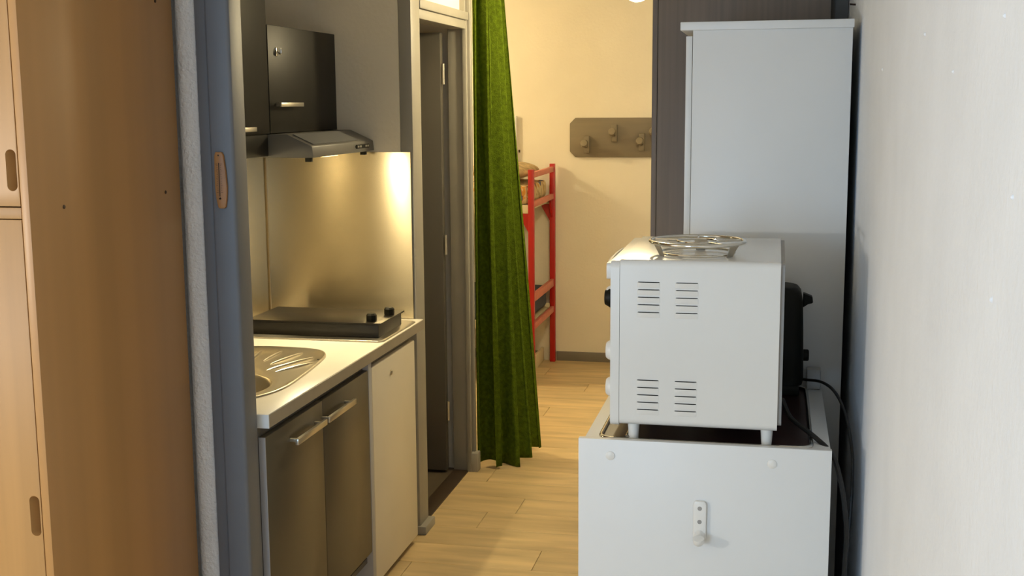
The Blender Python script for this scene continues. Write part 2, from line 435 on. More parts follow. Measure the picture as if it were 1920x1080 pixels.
# ---- thermometer on the post
th = root('wall_thermometer', (-1.381, 2.868, 1.438), 'small wooden wall thermometer hung on blue-grey frame post', 'thermometer')
out = [(-1.3955, 1.570), (-1.3925, 1.580), (-1.376, 1.580), (-1.3715, 1.572), (-1.3665, 1.53), (-1.3645, 1.49), (-1.3665, 1.462), (-1.3700, 1.441), (-1.374, 1.437), (-1.387, 1.437), (-1.3905, 1.441), (-1.3945, 1.462), (-1.3965, 1.49), (-1.3965, 1.53)]
mesh('board', prism(out, 'y', 2.863, 2.8715, bev=0.0012), M_thermo, th)
mesh('glass_tube', tube([(-1.3835, 2.8625, 1.468), (-1.3835, 2.8625, 1.553)], 0.0012, 8), M_ink, th)
mesh('bulb', lathe([(0, -0.003), (0.0025, -0.002), (0.0034, 0), (0.0025, 0.002), (0, 0.003)], (-1.3832, 2.8625, 1.4625), 'z', 12), M_bulb, th)
mesh('screw', lathe([(0.0022, 0), (0.0016, -0.001), (0, -0.0012)], (-1.384, 2.8628, 1.572), 'y', 10), M_ink, th)
tick = bmesh.new()
for i in range(17):
    z = 1.478 + i * 0.0045; L_ = 0.005 if i % 4 == 0 else 0.003
    B(-1.380, -1.380 + L_, 2.8624, 2.8632, z, z + 0.0007, 0, bm=tick); B(-1.387 - L_, -1.387, 2.8624, 2.8632, z, z + 0.0007, 0, bm=tick)
mesh('scale_marks', tick, M_ink, th, kind='stuff')

# ================================================================== KITCHENETTE
WT = 0.873
# worktop with sink cut-out
bowl_c = (-1.632, 3.245)
wt = cut(B(-1.955, -1.322, 2.966, 4.443, 0.836, WT, 0.002), [lathe([(0.185, 0.7), (0.185, 1.0)], (*bowl_c, 0), 'z', 48)])
wk = root('kitchen_worktop', (-1.64, 3.7, 0.836), 'cream-white kitchenette worktop carrying a steel sink and black hob', 'worktop')
mesh('slab', wt, M_worktop, wk, smooth=30)
mesh('front_edge', B(-1.322, -1.3185, 2.968, 4.441, 0.836, 0.8715, 0.0005, 1), M_worktop_edge, wk, label='grey-brown front edge strip')
mesh('end_cap', B(-1.955, -1.3185, 2.9625, 2.966, 0.835, WT, 0.0005, 1), M_white, wk, label='white end cap strip')

# sink
sk = root('kitchen_sink', (-1.64, 3.4, WT), 'oval stainless steel sink with round bowl and ribbed drainer', 'sink')
ol = catmull([(-1.462, 3.08, 0), (-1.412, 3.17, 0), (-1.394, 3.27, 0), (-1.402, 3.42, 0), (-1.418, 3.58, 0), (-1.440, 3.71, 0), (-1.482, 3.785, 0), (-1.55, 3.815, 0), (-1.69, 3.822, 0),
              (-1.79, 3.79, 0), (-1.845, 3.68, 0), (-1.868, 3.4, 0), (-1.855, 3.15, 0), (-1.79, 3.03, 0), (-1.65, 2.99, 0), (-1.53, 3.015, 0)], 6, True)
bm = bmesh.new()
cen = Vector((*bowl_c, 0))
K = len(ol)
# outer lip -> raised bead -> deck -> bowl edge -> bowl
def ring(fn): return [bm.verts.new(fn(i, p)) for i, p in enumerate(ol)]
def off(p, s, z):
    q = ol_c + (p - ol_c) * s; return Vector((q.x, q.y, z))
ol_c = Vector((-1.63, 3.40, 0))
def bowlpt(p, r, z):
    d = (p - cen); d.z = 0; d.normalize(); return Vector((cen.x + d.x * r, cen.y + d.y * r, z))
# spread bowl ring angles evenly by outline order
ang0 = math.atan2(ol[0].y - cen.y, ol[0].x - cen.x)
angs = []
for p in ol:
    a = math.atan2(p.y - cen.y, p.x - cen.x); a = (a - ang0) % (2 * math.pi); angs.append(a)
def bp_(i, r, z): return Vector((cen.x + r * math.cos(ang0 + angs[i]), cen.y + r * math.sin(ang0 + angs[i]), z))
def deck(i, p, t, z):
    a = off(p, 0.965, 0); b = bp_(i, 0.188, 0); q = a.lerp(b, t); return Vector((q.x, q.y, z))
rings = [ring(lambda i, p: off(p, 1.0, WT)), ring(lambda i, p: off(p, 0.995, WT + 0.005)), ring(lambda i, p: off(p, 0.978, WT + 0.006)), ring(lambda i, p: off(p, 0.965, WT + 0.002)),
         ring(lambda i, p: deck(i, p, 0.33, WT + 0.001)), ring(lambda i, p: deck(i, p, 0.66, WT + 0.001)),
         ring(lambda i, p: bp_(i, 0.188, WT + 0.002)), ring(lambda i, p: bp_(i, 0.183, WT + 0.001)), ring(lambda i, p: bp_(i, 0.178, WT - 0.006)), ring(lambda i, p: bp_(i, 0.168, WT - 0.11)),
         ring(lambda i, p: bp_(i, 0.15, WT - 0.145)), ring(lambda i, p: bp_(i, 0.03, WT - 0.152))]
for a, b in zip(rings, rings[1:]):
    for k in range(K): bm.faces.new((a[k], a[(k + 1) % K], b[(k + 1) % K], b[k]))
bm.faces.new(rings[-1])
mesh('basin', bm, M_sinksteel, sk, smooth=50)
for a, b in (((-1.614, 3.60), (-1.612, 3.752)), ((-1.572, 3.56), (-1.533, 3.738)), ((-1.547, 3.474), (-1.472, 3.675)), ((-1.51, 3.455), (-1.442, 3.60)), ((-1.66, 3.60), (-1.685, 3.752)), ((-1.71, 3.58), (-1.75, 3.73))):
    P0, P1 = Vector((*a, WT + 0.0015)), Vector((*b, WT + 0.0035))
    pts = [P0.lerp(P1, i / 8) for i in range(9)]
    mesh('drainer_rib', tube(pts, [0.0015 + 0.0042 * math.sin(math.pi * i / 8) ** 0.6 for i in range(9)], 8), M_sinksteel, sk)
mesh('overflow_hole', lathe([(0.004, 0), (0.004, 0.0012)], (-1.446, 3.655, WT + 0.0015), 'z', 12), M_black, sk)
mesh('drain_plug', lathe([(0.03, 0), (0.03, 0.004), (0.02, 0.006), (0, 0.006)], (bowl_c[0], bowl_c[1], WT - 0.151), 'z', 20), M_chrome, sk)

# hob
hb = root('electric_hob', (-1.6, 4.16, WT), 'black two-zone hob with glass top and two faceted knobs', 'hob')
bp = prism([(-1.862, 3.965), (-1.345, 3.965), (-1.328, 3.985), (-1.328, 4.36), (-1.345, 4.38), (-1.862, 4.38), (-1.88, 4.36), (-1.88, 3.985)], 'z', WT, WT + 0.006, bev=0.002)
mesh('base_plate', bp, M_steel, hb, label='steel base plate under the hob')
mesh('body', B(-1.850, -1.360, 4.020, 4.288, WT + 0.006, 0.926, 0.003), M_hobbody, hb)
mesh('glass_top', B(-1.857, -1.350, 4.013, 4.296, 0.926, 0.932, 0.0015), M_hobglass, hb)
for x, y in ((-1.398, 4.057), (-1.376, 4.193)):
    mesh('knob', lathe([(0.018, 0), (0.0185, 0.006), (0.0185, 0.022), (0.014, 0.028), (0, 0.0285)], (x, y, 0.932), 'z', 8, phase=0.3), M_black, hb, smooth=20)

# base cabinet under the sink
cb = root('sink_base_cabinet', (-1.64, 3.4, 0), 'dark olive two-door base cabinet with bar handles under the sink', 'cabinet')
mesh('side_panel', B(-1.94, -1.356, 2.972, 2.990, 0.0, 0.834, 0.001), M_carcass, cb)
mesh('side_panel', B(-1.94, -1.334, 3.826, 3.856, 0.0, 0.834, 0.001), M_ltgrey, cb, label='pale grey side panel next to the fridge')
mesh('back_panel', B(-1.94, -1.92, 2.99, 3.826, 0.05, 0.70, 0), M_carcass, cb)
mesh('bottom_panel', B(-1.92, -1.356, 2.99, 3.826, 0.12, 0.138, 0), M_carcass, cb)
mesh('plinth', B(-1.42, -1.40, 2.99, 3.826, 0.0, 0.118, 0.001), M_ltgrey, cb, label='pale recessed plinth')
mesh('top_rail', B(-1.40, -1.356, 2.99, 3.826, 0.80, 0.834, 0), M_carcass, cb)
for y0, y1, h0, h1 in ((2.974, 3.397, 3.123, 3.352), (3.401, 3.823, 3.370, 3.612)):
    d = mesh('door', B(-1.3545, -1.335, y0, y1, 0.165, 0.806, 0.0015), M_anthracite, cb)
    hm = B(-1.312, -1.302, h0, h1, 0.744, 0.762, 0.0015)
    for yy in (h0 + 0.02, h1 - 0.02): B(-1.336, -1.310, yy - 0.005, yy + 0.005, 0.748, 0.758, 0.001, bm=hm)
    mesh('handle', hm, M_handle, d, label='satin metal bar handle')
mesh('door_edge', B(-1.3545, -1.3355, 2.9715, 2.9738, 0.165, 0.806, 0), M_ltgrey, cb, label='pale grey edging on the near door')

# fridge
fr = root('undercounter_fridge', (-1.63, 4.11, 0), 'small cream undercounter fridge beside the grey doorway', 'fridge')
mesh('body', B(-1.92, -1.385, 3.862, 4.372, 0.03, 0.825, 0.003), M_fridge, fr)
mesh('door', B(-1.383, -1.335, 3.862, 4.368, 0.028, 0.806, 0.006, 3), M_fridge, fr)
mesh('door_gasket', B(-1.386, -1.3825, 3.87, 4.36, 0.04, 0.795, 0), M_grey_edge, fr)
bd = mesh('lock_badge', lathe([(0.010, 0), (0.010, 0.004), (0.006, 0.006), (0, 0.006)], (-1.335, 4.068, 0.746), 'x', 20), M_handle, fr, label='small oval metal badge')
mesh('kick_strip', B(-1.40, -1.36, 3.87, 4.36, 0.0, 0.027, 0.001), M_threshold, fr)
mesh('top_vent', B(-1.384, -1.350, 3.90, 4.34, 0.8075, 0.826, 0.001), M_carcass, fr)

# splashbacks
mesh('steel_splashback', B(-1.944, -1.358, 4.436, 4.4435, WT + 0.001, 1.516, 0.0008, 1), M_splash, None, 'brushed steel splashback sheet behind the hob, with bright lamp streak', 'splashback')
mesh('steel_splashback', B(-1.956, -1.9495, 2.97, 4.4435, WT + 0.001, 1.516, 0.0008, 1), M_splash, None, 'narrow visible part of steel splashback left of the corner behind the sink', 'splashback')

# upper cabinets
uc = root('tall_wall_cabinet', (-1.80, 3.40, 1.53), 'taller dark wall cabinet next to the grey frame post', 'wall cabinet')
mesh('body', B(-1.954, -1.668, 2.972, 3.803, 1.60, 2.36, 0.001), M_dark_lam, uc)
d = mesh('door', B(-1.667, -1.648, 2.974, 3.801, 1.602, 2.36, 0.0015), M_dark_lam, uc)
hm = B(-1.626, -1.617, 3.49, 3.63, 1.613, 1.627, 0.001)
for yy in (3.51, 3.61): B(-1.648, -1.624, yy - 0.004, yy + 0.004, 1.615, 1.624, 0.0008, bm=hm)
mesh('handle', hm, M_handle, d, label='satin metal bar handle')
mesh('light_pelmet', B(-1.672, -1.655, 2.974, 3.799, 1.528, 1.599, 0.001), M_dark_lam, uc, label='dark pelmet strip hiding the lamp')
u2 = root('hood_wall_cabinet', (-1.80, 4.12, 1.60), 'shorter dark wall cabinet above the cooker hood', 'wall cabinet')
mesh('body', B(-1.954, -1.668, 3.807, 4.436, 1.602, 1.956, 0.001), M_dark_lam, u2)
d = mesh('door', B(-1.667, -1.648, 3.808, 4.436, 1.602, 1.958, 0.0015), M_dark_lam, u2)
hm = B(-1.626, -1.617, 3.835, 4.032, 1.69, 1.704, 0.001)
for yy in (3.86, 4.01): B(-1.648, -1.624, yy - 0.004, yy + 0.004, 1.692, 1.702, 0.0008, bm=hm)
mesh('handle', hm, M_handle, d, label='satin metal bar handle')
hk = B(-1.648, -1.644, 3.868, 3.884, 1.858, 1.886, 0.001)
tube(catmull([(-1.645, 3.876, 1.872), (-1.632, 3.876, 1.866), (-1.630, 3.876, 1.876), (-1.632, 3.876, 1.884)], 5), 0.003, 8, bm=hk)
mesh('adhesive_hook', hk, M_chrome, d, label='tiny shiny hook')

# cooker hood
hd = root('cooker_hood', (-1.70, 4.12, 1.52), 'grey metal cooker hood with sloped front below the dark cabinet', 'cooker hood')
prof = [(-1.954, 1.600), (-1.592, 1.600), (-1.504, 1.560), (-1.500, 1.522), (-1.56, 1.521), (-1.954, 1.528)]
mesh('canopy', prism(prof, 'y', 3.808, 4.434, bev=0.003), M_hoodgrey, hd)
slope = prism([(-1.584, 1.5975), (-1.512, 1.565), (-1.5115, 1.567), (-1.5835, 1.5995)], 'y', 3.84, 4.28)
mesh('slope_panel', slope, M_greypaint, hd, label='lighter sloped visor panel')
cp = mesh('control_panel', prism(stadium(4.302, 1.543, 0.016, 0.016, 6)[:0] or [(4.235 + 0.0 * i, 0) for i in range(0)] or [(4.235, 1.536), (4.37, 1.536), (4.377, 1.543), (4.37, 1.550), (4.235, 1.550), (4.228, 1.543)], 'x', -1.5025, -1.4990), M_black, hd)
for yy in (4.25, 4.275, 4.335, 4.358):
    mesh('button', B(-1.4995, -1.4965, yy - 0.007, yy + 0.007, 1.5395, 1.5465, 0.0008), M_handle, cp)
mesh('lamp_strip', B(-1.555, -1.515, 3.95, 4.08, 1.5185, 1.5225, 0.0008), M_tubeglass, hd, label='lit lamp strip under the hood')
for yy in (3.83, 4.38): mesh('clip', B(-1.535, -1.515, yy - 0.01, yy + 0.01, 1.508, 1.5225, 0.001), M_black, hd)

# lamp under the tall wall cabinet (behind its pelmet)
ul = root('under_cabinet_lamp', (-1.795, 3.22, 1.535), 'slim lit lamp under the taller dark wall cabinet', 'lamp')
mesh('housing', B(-1.86, -1.730, 3.05, 3.40, 1.535, 1.599, 0.003), M_white_plastic, ul)

# ================================================================== RIGHT SIDE
# kitchen unit with hob, seen from its end panel
UY = 2.900
ku = root('kitchen_unit', (-0.16, 3.27, 0), 'white kitchen unit with end panel facing the viewer, carrying the mini oven', 'cabinet')
mesh('end_panel', B(-0.466, 0.146, UY, UY + 0.018, 0.0, 0.872, 0.001), M_white, ku)
mesh('end_panel', B(-0.460, 0.146, 3.632, 3.65, 0.0, 0.836, 0.001), M_white, ku)
mesh('top_panel', B(-0.461, 0.146, UY + 0.0185, 3.65, 0.838, 0.855, 0.001), M_white, ku)
mesh('back_panel', B(0.128, 0.144, UY + 0.018, 3.632, 0.03, 0.836, 0), M_white, ku)
for y0, y1 in ((2.922, 3.273), (3.277, 3.628)):
    d = mesh('door', B(-0.454, -0.436, y0, y1, 0.09, 0.834, 0.0015), M_white, ku)
mesh('plinth', B(-0.41, -0.395, 2.918, 3.632, 0.0, 0.088, 0.001), M_white, ku)
for x, z in ((-0.386, 0.831), (0.007, 0.832)):
    mesh('screw_cap', lathe([(0.0115, 0), (0.011, -0.002), (0.007, -0.0038), (0, -0.0045)], (x, UY, z), 'y', 24), M_white_plastic, ku)
# hook on end panel
hk = prism([(-0.1795, 0.634), (-0.1475, 0.634), (-0.1475, 0.722), (-0.152, 0.730), (-0.175, 0.730), (-0.1795, 0.722)], 'y', UY - 0.010, UY, bev=0.0025)
ho = mesh('hook', hk, M_white_plastic, ku, label='white two-screw hook on the end panel')
tip = tube(catmull([(-0.1635, UY - 0.004, 0.645), (-0.1635, UY - 0.022, 0.638), (-0.1635, UY - 0.040, 0.640), (-0.1635, UY - 0.044, 0.648)], 5), 0.0135, 14)
mesh('hook_prong', tip, M_white_plastic, ho)
for z in (0.712, 0.678):
    mesh('screw', lathe([(0.0055, 0), (0.005, -0.0008), (0, -0.0004)], (-0.1635, UY - 0.010, z), 'y', 14), M_grey_edge, ho)
# inset brown hob with chrome rim
ih = root('inset_brown_hob', (-0.16, 3.25, 0.855), 'dark brown hob plate with chrome rim set in the white unit', 'hob')
def rrect(x0, x1, y0, y1, r, z, n=6):
    out = []
    for cx, cy, a0 in ((x1 - r, y1 - r, 0), (x0 + r, y1 - r, 90), (x0 + r, y0 + r, 180), (x1 - r, y0 + r, 270)):
        for i in range(n + 1):
            a = math.radians(a0 + 90 * i / n); out.append(Vector((cx + r * math.cos(a), cy + r * math.sin(a), z)))
    return out
mesh('plate', prism([(p.x, p.y) for p in rrect(-0.414, 0.096, 2.954, 3.585, 0.03, 0)], 'z', 0.8555, 0.859), M_brownhob, ih)
mesh('chrome_rim', tube(rrect(-0.420, 0.100, 2.948, 3.591, 0.035, 0.861, 8), 0.0058, 10, True), M_chrome, ih)
mesh('side_rail', tube([(-0.352, 2.96, 0.864), (-0.352, 3.57, 0.864)], 0.006, 10), M_chrome, ih)

# mini oven
OX0, OX1, OY0, OY1, OZ0, OZ1 = -0.3685, 0.016, 2.930, 3.470, 0.903, 1.318
ov = root('mini_oven', (-0.18, 3.2, 0.8595), 'white tabletop mini oven with louvred side and round knobs', 'oven')
def rbox(x0, x1, y0, y1, z0, z1, r, seg=4):
    bm = B(x0, x1, y0, y1, z0, z1, 0)
    es = [e for e in bm.edges if abs((e.verts[0].co - e.verts[1].co).x) > 1e-4]
    bmesh.ops.bevel(bm, geom=es, offset=r, segments=seg, affect='EDGES', profile=0.5)
    return bm
mesh('shell', rbox(OX0, OX1, OY0, OY1, OZ0, OZ1, 0.016, 5), M_white_enamel, ov, smooth=50)
mesh('back_cover', rbox(OX1, OX1 + 0.010, OY0 + 0.012, OY1 - 0.012, OZ0 + 0.012, OZ1 - 0.004, 0.01), M_grey_edge, ov)
fb = rbox(-0.3915, -0.3695, OY0 + 0.001, OY1 - 0.001, OZ0 - 0.004, OZ1 - 0.004, 0.018, 5)
mesh('front_frame', fb, M_white_enamel, ov, smooth=50)
dd = mesh('door', B(-0.400, -0.392, 3.085, 3.455, 0.93, 1.29, 0.004), M_hobglass, ov)
mesh('door_handle', tube(catmull([(-0.398, 3.12, 1.272), (-0.418, 3.13, 1.282), (-0.422, 3.27, 1.284), (-0.418, 3.41, 1.282), (-0.398, 3.42, 1.272)], 6), 0.008, 10), M_white_enamel, dd)
mesh('control_lip', rbox(-0.402, -0.3915, 2.934, 3.07, 1.268, 1.308, 0.008), M_white_enamel, ov)
for z, dark in ((1.218, True), (1.078, False), (0.984, False)):
    kn = mesh('knob', lathe([(0.027, 0), (0.027, -0.004), (0.023, -0.014), (0.019, -0.0185), (0, -0.0195)], (-0.3915, 2.998, z), 'x', 28), M_white_plastic, ov)
    if dark:
        mesh('knob_insert', lathe([(0.0255, 0), (0.0255, -0.009), (0.018, -0.0215), (0, -0.0225)], (-0.3915, 2.992, z - 0.004), 'x', 28), M_black, kn, label='black round insert')
# louvres: little pressed hoods, top slit painted black as shade
def louver_mesh():
    bm = bmesh.new(); n = 8; rows = []
    W, Hh, Dp = 0.056, 0.0125, 0.0028
    sl = []
    for j in range(4):
        t = j / 3
        row = []
        for i in range(n + 1):
            u = i / n; e = min(1, min(u, 1 - u) * 7)
            d = Dp * (1 - t) ** 0.8 * (e ** 0.6)
            row.append(bm.verts.new((W * (u - 0.5), -d - 0.0003, -Hh * t)))
        rows.append(row)
    for a, b in zip(rows, rows[1:]):
        for i in range(n): bm.faces.new((a[i], a[i + 1], b[i + 1], b[i]))
    back = [bm.verts.new((v.co.x, 0.0004, 0.0)) for v in rows[0]]
    for i in range(n): bm.faces.new((rows[0][i + 1], rows[0][i], back[i], back[i + 1]))
    q = [bm.verts.new((x, -0.0003, z)) for x, z in ((-0.027, -0.0004), (0.027, -0.0004), (0.026, 0.0018), (-0.025, 0.0018))]  # black quad stands in for the shadow line above the louvre
    bmesh.ops.recalc_face_normals(bm, faces=bm.faces[:])
    bm.faces.new(q)
    me = bpy.data.meshes.new('louver'); bm.to_mesh(me); bm.free()
    for p in me.polygons: p.use_smooth = True
    me.set_sharp_from_angle(angle=math.radians(35))
    me.materials.append(M_white_enamel); me.materials.append(M_black)
    for p in me.polygons[-n - 1:]: p.material_index = 1
    return me
lm = louver_mesh()
for cx in (-0.298, -0.2055):
    for z0 in (1.263, 1.0185):
        for i in range(5):
            o = bpy.data.objects.new('louver', lm); COL.objects.link(o); o.parent = ov
            o.location = Vector((cx, OY0, z0 - i * 0.0186)) - ORI[ov]
for x in (-0.336, -0.008):
    for y in (2.968, 3.43):
        mesh('foot', lathe([(0.0115, 0.0), (0.0125, 0.004), (0.0152, 0.043), (0.0152, 0.046)], (x, y, 0.8595), 'z', 18), M_white_plastic, ov)

# round chrome trivet on top of the oven
tv = root('pot_trivet', (-0.19, 3.06, OZ1), 'round chrome wire trivet standing on the mini oven', 'trivet')
tc_ = Vector((-0.190, 3.060, 1.3520)); TR = 0.117
mesh('outer_ring', tube([tc_ + Vector((TR * math.cos(a), TR * math.sin(a), 0)) for a in [2 * math.pi * i / 56 for i in range(56)]], 0.0048, 10, True), M_chrome, tv)
mesh('inner_ring', tube([tc_ + Vector((0.05 * math.cos(a), 0.05 * math.sin(a), 0)) for a in [2 * math.pi * i / 32 for i in range(32)]], 0.003, 8, True), M_chrome, tv)
for k in range(5):
    a = 2 * math.pi * k / 5 + 0.35; dv = Vector((math.cos(a), math.sin(a), 0))
    mesh('spoke', tube([tc_ + dv * 0.048, tc_ + dv * (TR - 0.002)], 0.003, 8), M_chrome, tv)
for k in range(3):
    a = 2 * math.pi * k / 3 - 0.55; dv = Vector((math.cos(a), math.sin(a), 0)); sv = Vector((-dv.y, dv.x, 0))
    bm = bmesh.new(); vs_ = []
    for r, z, wd in ((TR - 0.004, 1.3510, 0.019), (TR - 0.012, 1.336, 0.016), (TR - 0.020, OZ1 + 0.0006, 0.012)):
        p = Vector((tc_.x, tc_.y, z)) + dv * r
        vs_.append((bm.verts.new(p + sv * wd), bm.verts.new(p - sv * wd), bm.verts.new(p - sv * wd - dv * 0.0025), bm.verts.new(p + sv * wd - dv * 0.0025)))
    for A, Bq in zip(vs_, vs_[1:]):
        for i in range(4): bm.faces.new((A[i], A[(i + 1) % 4], Bq[(i + 1) % 4], Bq[i]))
    bm.faces.new(vs_[0]); bm.faces.new(vs_[-1][::-1])
    mesh('leg', bm, M_steel, tv, smooth=0)
lr = [tc_ + Vector((0.092 * math.cos(a), 0.092 * math.sin(a), -0.0280)) for a in [2 * math.pi * i / 40 for i in range(40)]]
mesh('lower_ring', tube(lr, 0.003, 8, True), M_chrome, tv)

# black toaster behind the oven
ts = root('toaster', (-0.03, 3.565, 0.8595), 'black toaster with side lever, squeezed behind the mini oven', 'toaster')
bm = bmesh.new()
secs = [(0.890, 0.0, 0.0), (0.905, 0.004, 0.0), (1.05, 0.0, 0.002), (1.13, -0.003, 0.004), (1.155, -0.008, 0.010), (1.168, -0.018, 0.018), (1.172, -0.028, 0.026)]
rr_ = []
for z, gx, gy in secs:
    rr_.append([bm.verts.new((p.x, p.y, z)) for p in rrect(-0.16 - gx, 0.086 + gx, 3.488 + gy, 3.642 - gy, 0.03, z)])
for a, b in zip(rr_, rr_[1:]):
    n = len(a)
    for i in range(n): bm.faces.new((a[i], a[(i + 1) % n], b[(i + 1) % n], b[i]))
bm.faces.new(rr_[0][::-1]); bm.faces.new(rr_[-1])
mesh('housing', bm, M_black, ts, smooth=35)
for y in (3.535, 3.592): mesh('bread_slot', B(-0.12, 0.03, y - 0.012, y + 0.012, 1.1712, 1.1735, 0.0005, 1), M_grey_edge, ts)
mesh('base', B(-0.15, 0.078, 3.495, 3.635, 0.8595, 0.8905, 0.004), M_black, ts)
lv = prism([(0.084, 1.150), (0.110, 1.140), (0.112, 1.122), (0.098, 1.118), (0.084, 1.108)], 'y', 3.55, 3.585, bev=0.003)
mesh('lever', lv, M_black, ts)
mesh('dial', lathe([(0.017, 0), (0.017, 0.016), (0.014, 0.019), (0, 0.019)], (0.086, 3.565, 0.966), 'x', 20), M_black, ts)

# white block beside the toaster
mesh('plastic_block', B(0.102, 0.142, 3.604, 3.648, 0.8555, 0.915, 0.003), M_box, None, 'small pale grey plastic block at the far right corner of white unit', 'block')

# cables
c1 = catmull([(0.075, 3.54, 0.905), (0.095, 3.50, 0.908), (0.137, 3.42, 0.921), (0.17, 3.35, 0.911), (0.194, 3.25, 0.877), (0.204, 3.1, 0.826), (0.205, 3.05, 0.757), (0.2, 3.03, 0.624), (0.191, 3.03, 0.511), (0.186, 3.05, 0.2), (0.19, 3.1, 0.01)], 8)
mesh('toaster_cable', tube(c1, 0.0042, 8), M_black_rub, None, 'thin black cable arching from the toaster down the right wall', 'cable')
c2 = catmull([(0.029, 3.16, 0.930), (0.045, 3.13, 0.900), (0.061, 3.1, 0.888), (0.113, 3.03, 0.866), (0.152, 2.985, 0.836), (0.174, 2.96, 0.77), (0.186, 2.95, 0.693), (0.190, 2.95, 0.639), (0.188, 2.96, 0.553), (0.184, 2.99, 0.2), (0.186, 3.02, 0.01)], 8)
mesh('oven_cable', tube(c2, 0.0062, 8), M_black_rub, None, 'thicker black cable hanging from the mini oven beside white end panel', 'cable')

# tall white cabinet
TY = 3.662
tcb = root('tall_white_cabinet', (-0.03, 3.95, 0), 'tall white cabinet with overhanging top behind the mini oven', 'cabinet')
mesh('side_panel', B(-0.250, 0.203, TY, TY + 0.018, 0.0, 1.904, 0.001), M_white, tcb)
mesh('side_panel', B(-0.250, 0.203, 4.262, 4.28, 0.0, 1.904, 0.001), M_white, tcb)
mesh('back_panel', B(0.196, 0.203, TY + 0.018, 4.262, 0.0, 1.904, 0), M_white, tcb)
mesh('top_panel', B(-0.2865, 0.206, TY - 0.006, 4.286, 1.904, 1.928, 0.0015), M_white, tcb)
for z0, z1 in ((0.06, 0.95), (0.954, 1.888)):
    mesh('door', B(-0.270, -0.2515, TY + 0.004, 4.276, z0, z1, 0.002), M_white, tcb)
mesh('plinth', B(-0.23, -0.215, TY + 0.018, 4.262, 0, 0.058, 0), M_white, tcb)

# grey oak wardrobe
gw = root('grey_oak_wardrobe', (-0.13, 4.66, 0), 'grey-brown oak wardrobe panel behind the tall white cabinet', 'wardrobe')
mesh('side_panel', B(-0.418, 0.166, 4.35, 4.37, 0.0, 2.44, 0.001), M_greyoak, gw)
mesh('side_panel', B(-0.418, 0.166, 4.95, 4.97, 0.0, 2.44, 0.001), M_greyoak, gw)
mesh('door', B(-0.438, -0.4195, 4.350, 4.97, 0.05, 2.44, 0.0015), M_greyoak, gw)
mesh('gap_blocker', B(0.1665, 0.226, 4.40, 4.42, 0.0, 2.44, 0), M_carcass, gw, label='dark strip added to block the lamp-lit gap beside the wall')  # added dark strip, hides the lamp-lit wall behind the gap
mesh('back_panel', B(0.150, 0.164, 4.37, 4.95, 0.0, 2.44, 0), M_greyoak, gw)
mesh('nail', tube([(WX - 0.018, 4.02, 1.995), (WX + 0.004, 4.02, 1.993)], 0.003, 8), M_ink, None, 'small dark nail in the right wall above tall cabinet', 'nail')

# hall lamp
hl = root('hall_lamp', (-0.57, 5.03, 2.098), 'lit warm globe lamp hanging at the top of picture', 'lamp')
gl = lathe([(0.058 * math.sin(math.pi * i / 14), -0.058 * math.cos(math.pi * i / 14)) for i in range(15)], (-0.57, 5.03, 2.156), 'z', 24)
mesh('globe', gl, M_lampglass, hl)
mesh('stem', lathe([(0.022, 2.212), (0.022, 2.24), (0.006, 2.25), (0.006, CZ - 0.02), (0.05, CZ - 0.015), (0.05, CZ)], (-0.57, 5.03, 0), 'z', 16), M_white_plastic, hl)

# ================================================================== CURTAIN
def curtain():
    bm = bmesh.new(); NU, NV = 150, 60
    top = [(-1.336, 5.353), (-1.306, 5.385), (-1.306, 5.45), (-1.310, 5.55), (-1.308, 5.66)]
    bot = [(-1.336, 5.353), (-1.262, 5.378), (-1.195, 5.405), (-1.160, 5.52), (-1.145, 5.69)]
    T = catmull([(*p, 0) for p in top], 20); Bt = catmull([(*p, 0) for p in bot], 20)
    def samp(L_, u):
        f = u * (len(L_) - 1); i = min(int(f), len(L_) - 2); return L_[i].lerp(L_[i + 1], f - i)
    grid = []
    for j in range(NV + 1):
        v = j / NV; z = 2.40 - v * 2.388
        row = []
        for i in range(NU + 1):
            u = i / NU
            a = samp(T, u); b = samp(Bt, u); s = max(0, v) ** 1.0
            p = a.lerp(b, s)
            e = 0.004
            t = (samp(T, min(1, u + e)).lerp(samp(Bt, min(1, u + e)), s) - samp(T, max(0, u - e)).lerp(samp(Bt, max(0, u - e)), s)).normalized()
            n = Vector((t.y, -t.x, 0))
            amp = (0.034 + 0.018 * v) * min(1.0, 0.15 + u / 0.1)
            ph = 2 * math.pi * 4.15 * (u + 0.03 * math.sin(6 * u + 2.3 * v)) + 0.5 * math.sin(2.5 * v)
            w_ = math.copysign(abs(math.sin(ph)) ** 0.75, math.sin(ph)) + 0.18 * math.sin(2 * ph + 1.0) + 0.12 * math.sin(11 * u + 5 * v)
            p = p + n * (amp * w_) + t * (0.55 * amp * math.cos(ph))
            x = max(p.x, -1.3385)
            row.append(bm.verts.new((x, max(p.y, 5.349), z + (0.012 * math.sin(9 * u) * v if v > 0.9 else 0) * (v - 0.9) * 10)))
        grid.append(row)
    for A, Bq in zip(grid, grid[1:]):
        for i in range(NU): bm.faces.new((A[i], A[i + 1], Bq[i + 1], Bq[i]))
    return bm
cu = root('alcove_curtain', (-1.25, 5.45, 0.01), 'long green terry curtain gathered beside the grey doorway', 'curtain')
cl = mesh('cloth', curtain(), M_curtain, cu, smooth=80)
sd = cl.modifiers.new('thickness', 'SOLIDIFY'); sd.thickness = 0.003
mesh('rail', tube([(-1.285, 5.36, 2.415), (-1.285, 7.75, 2.415)], 0.012, 10), M_white_plastic, cu)

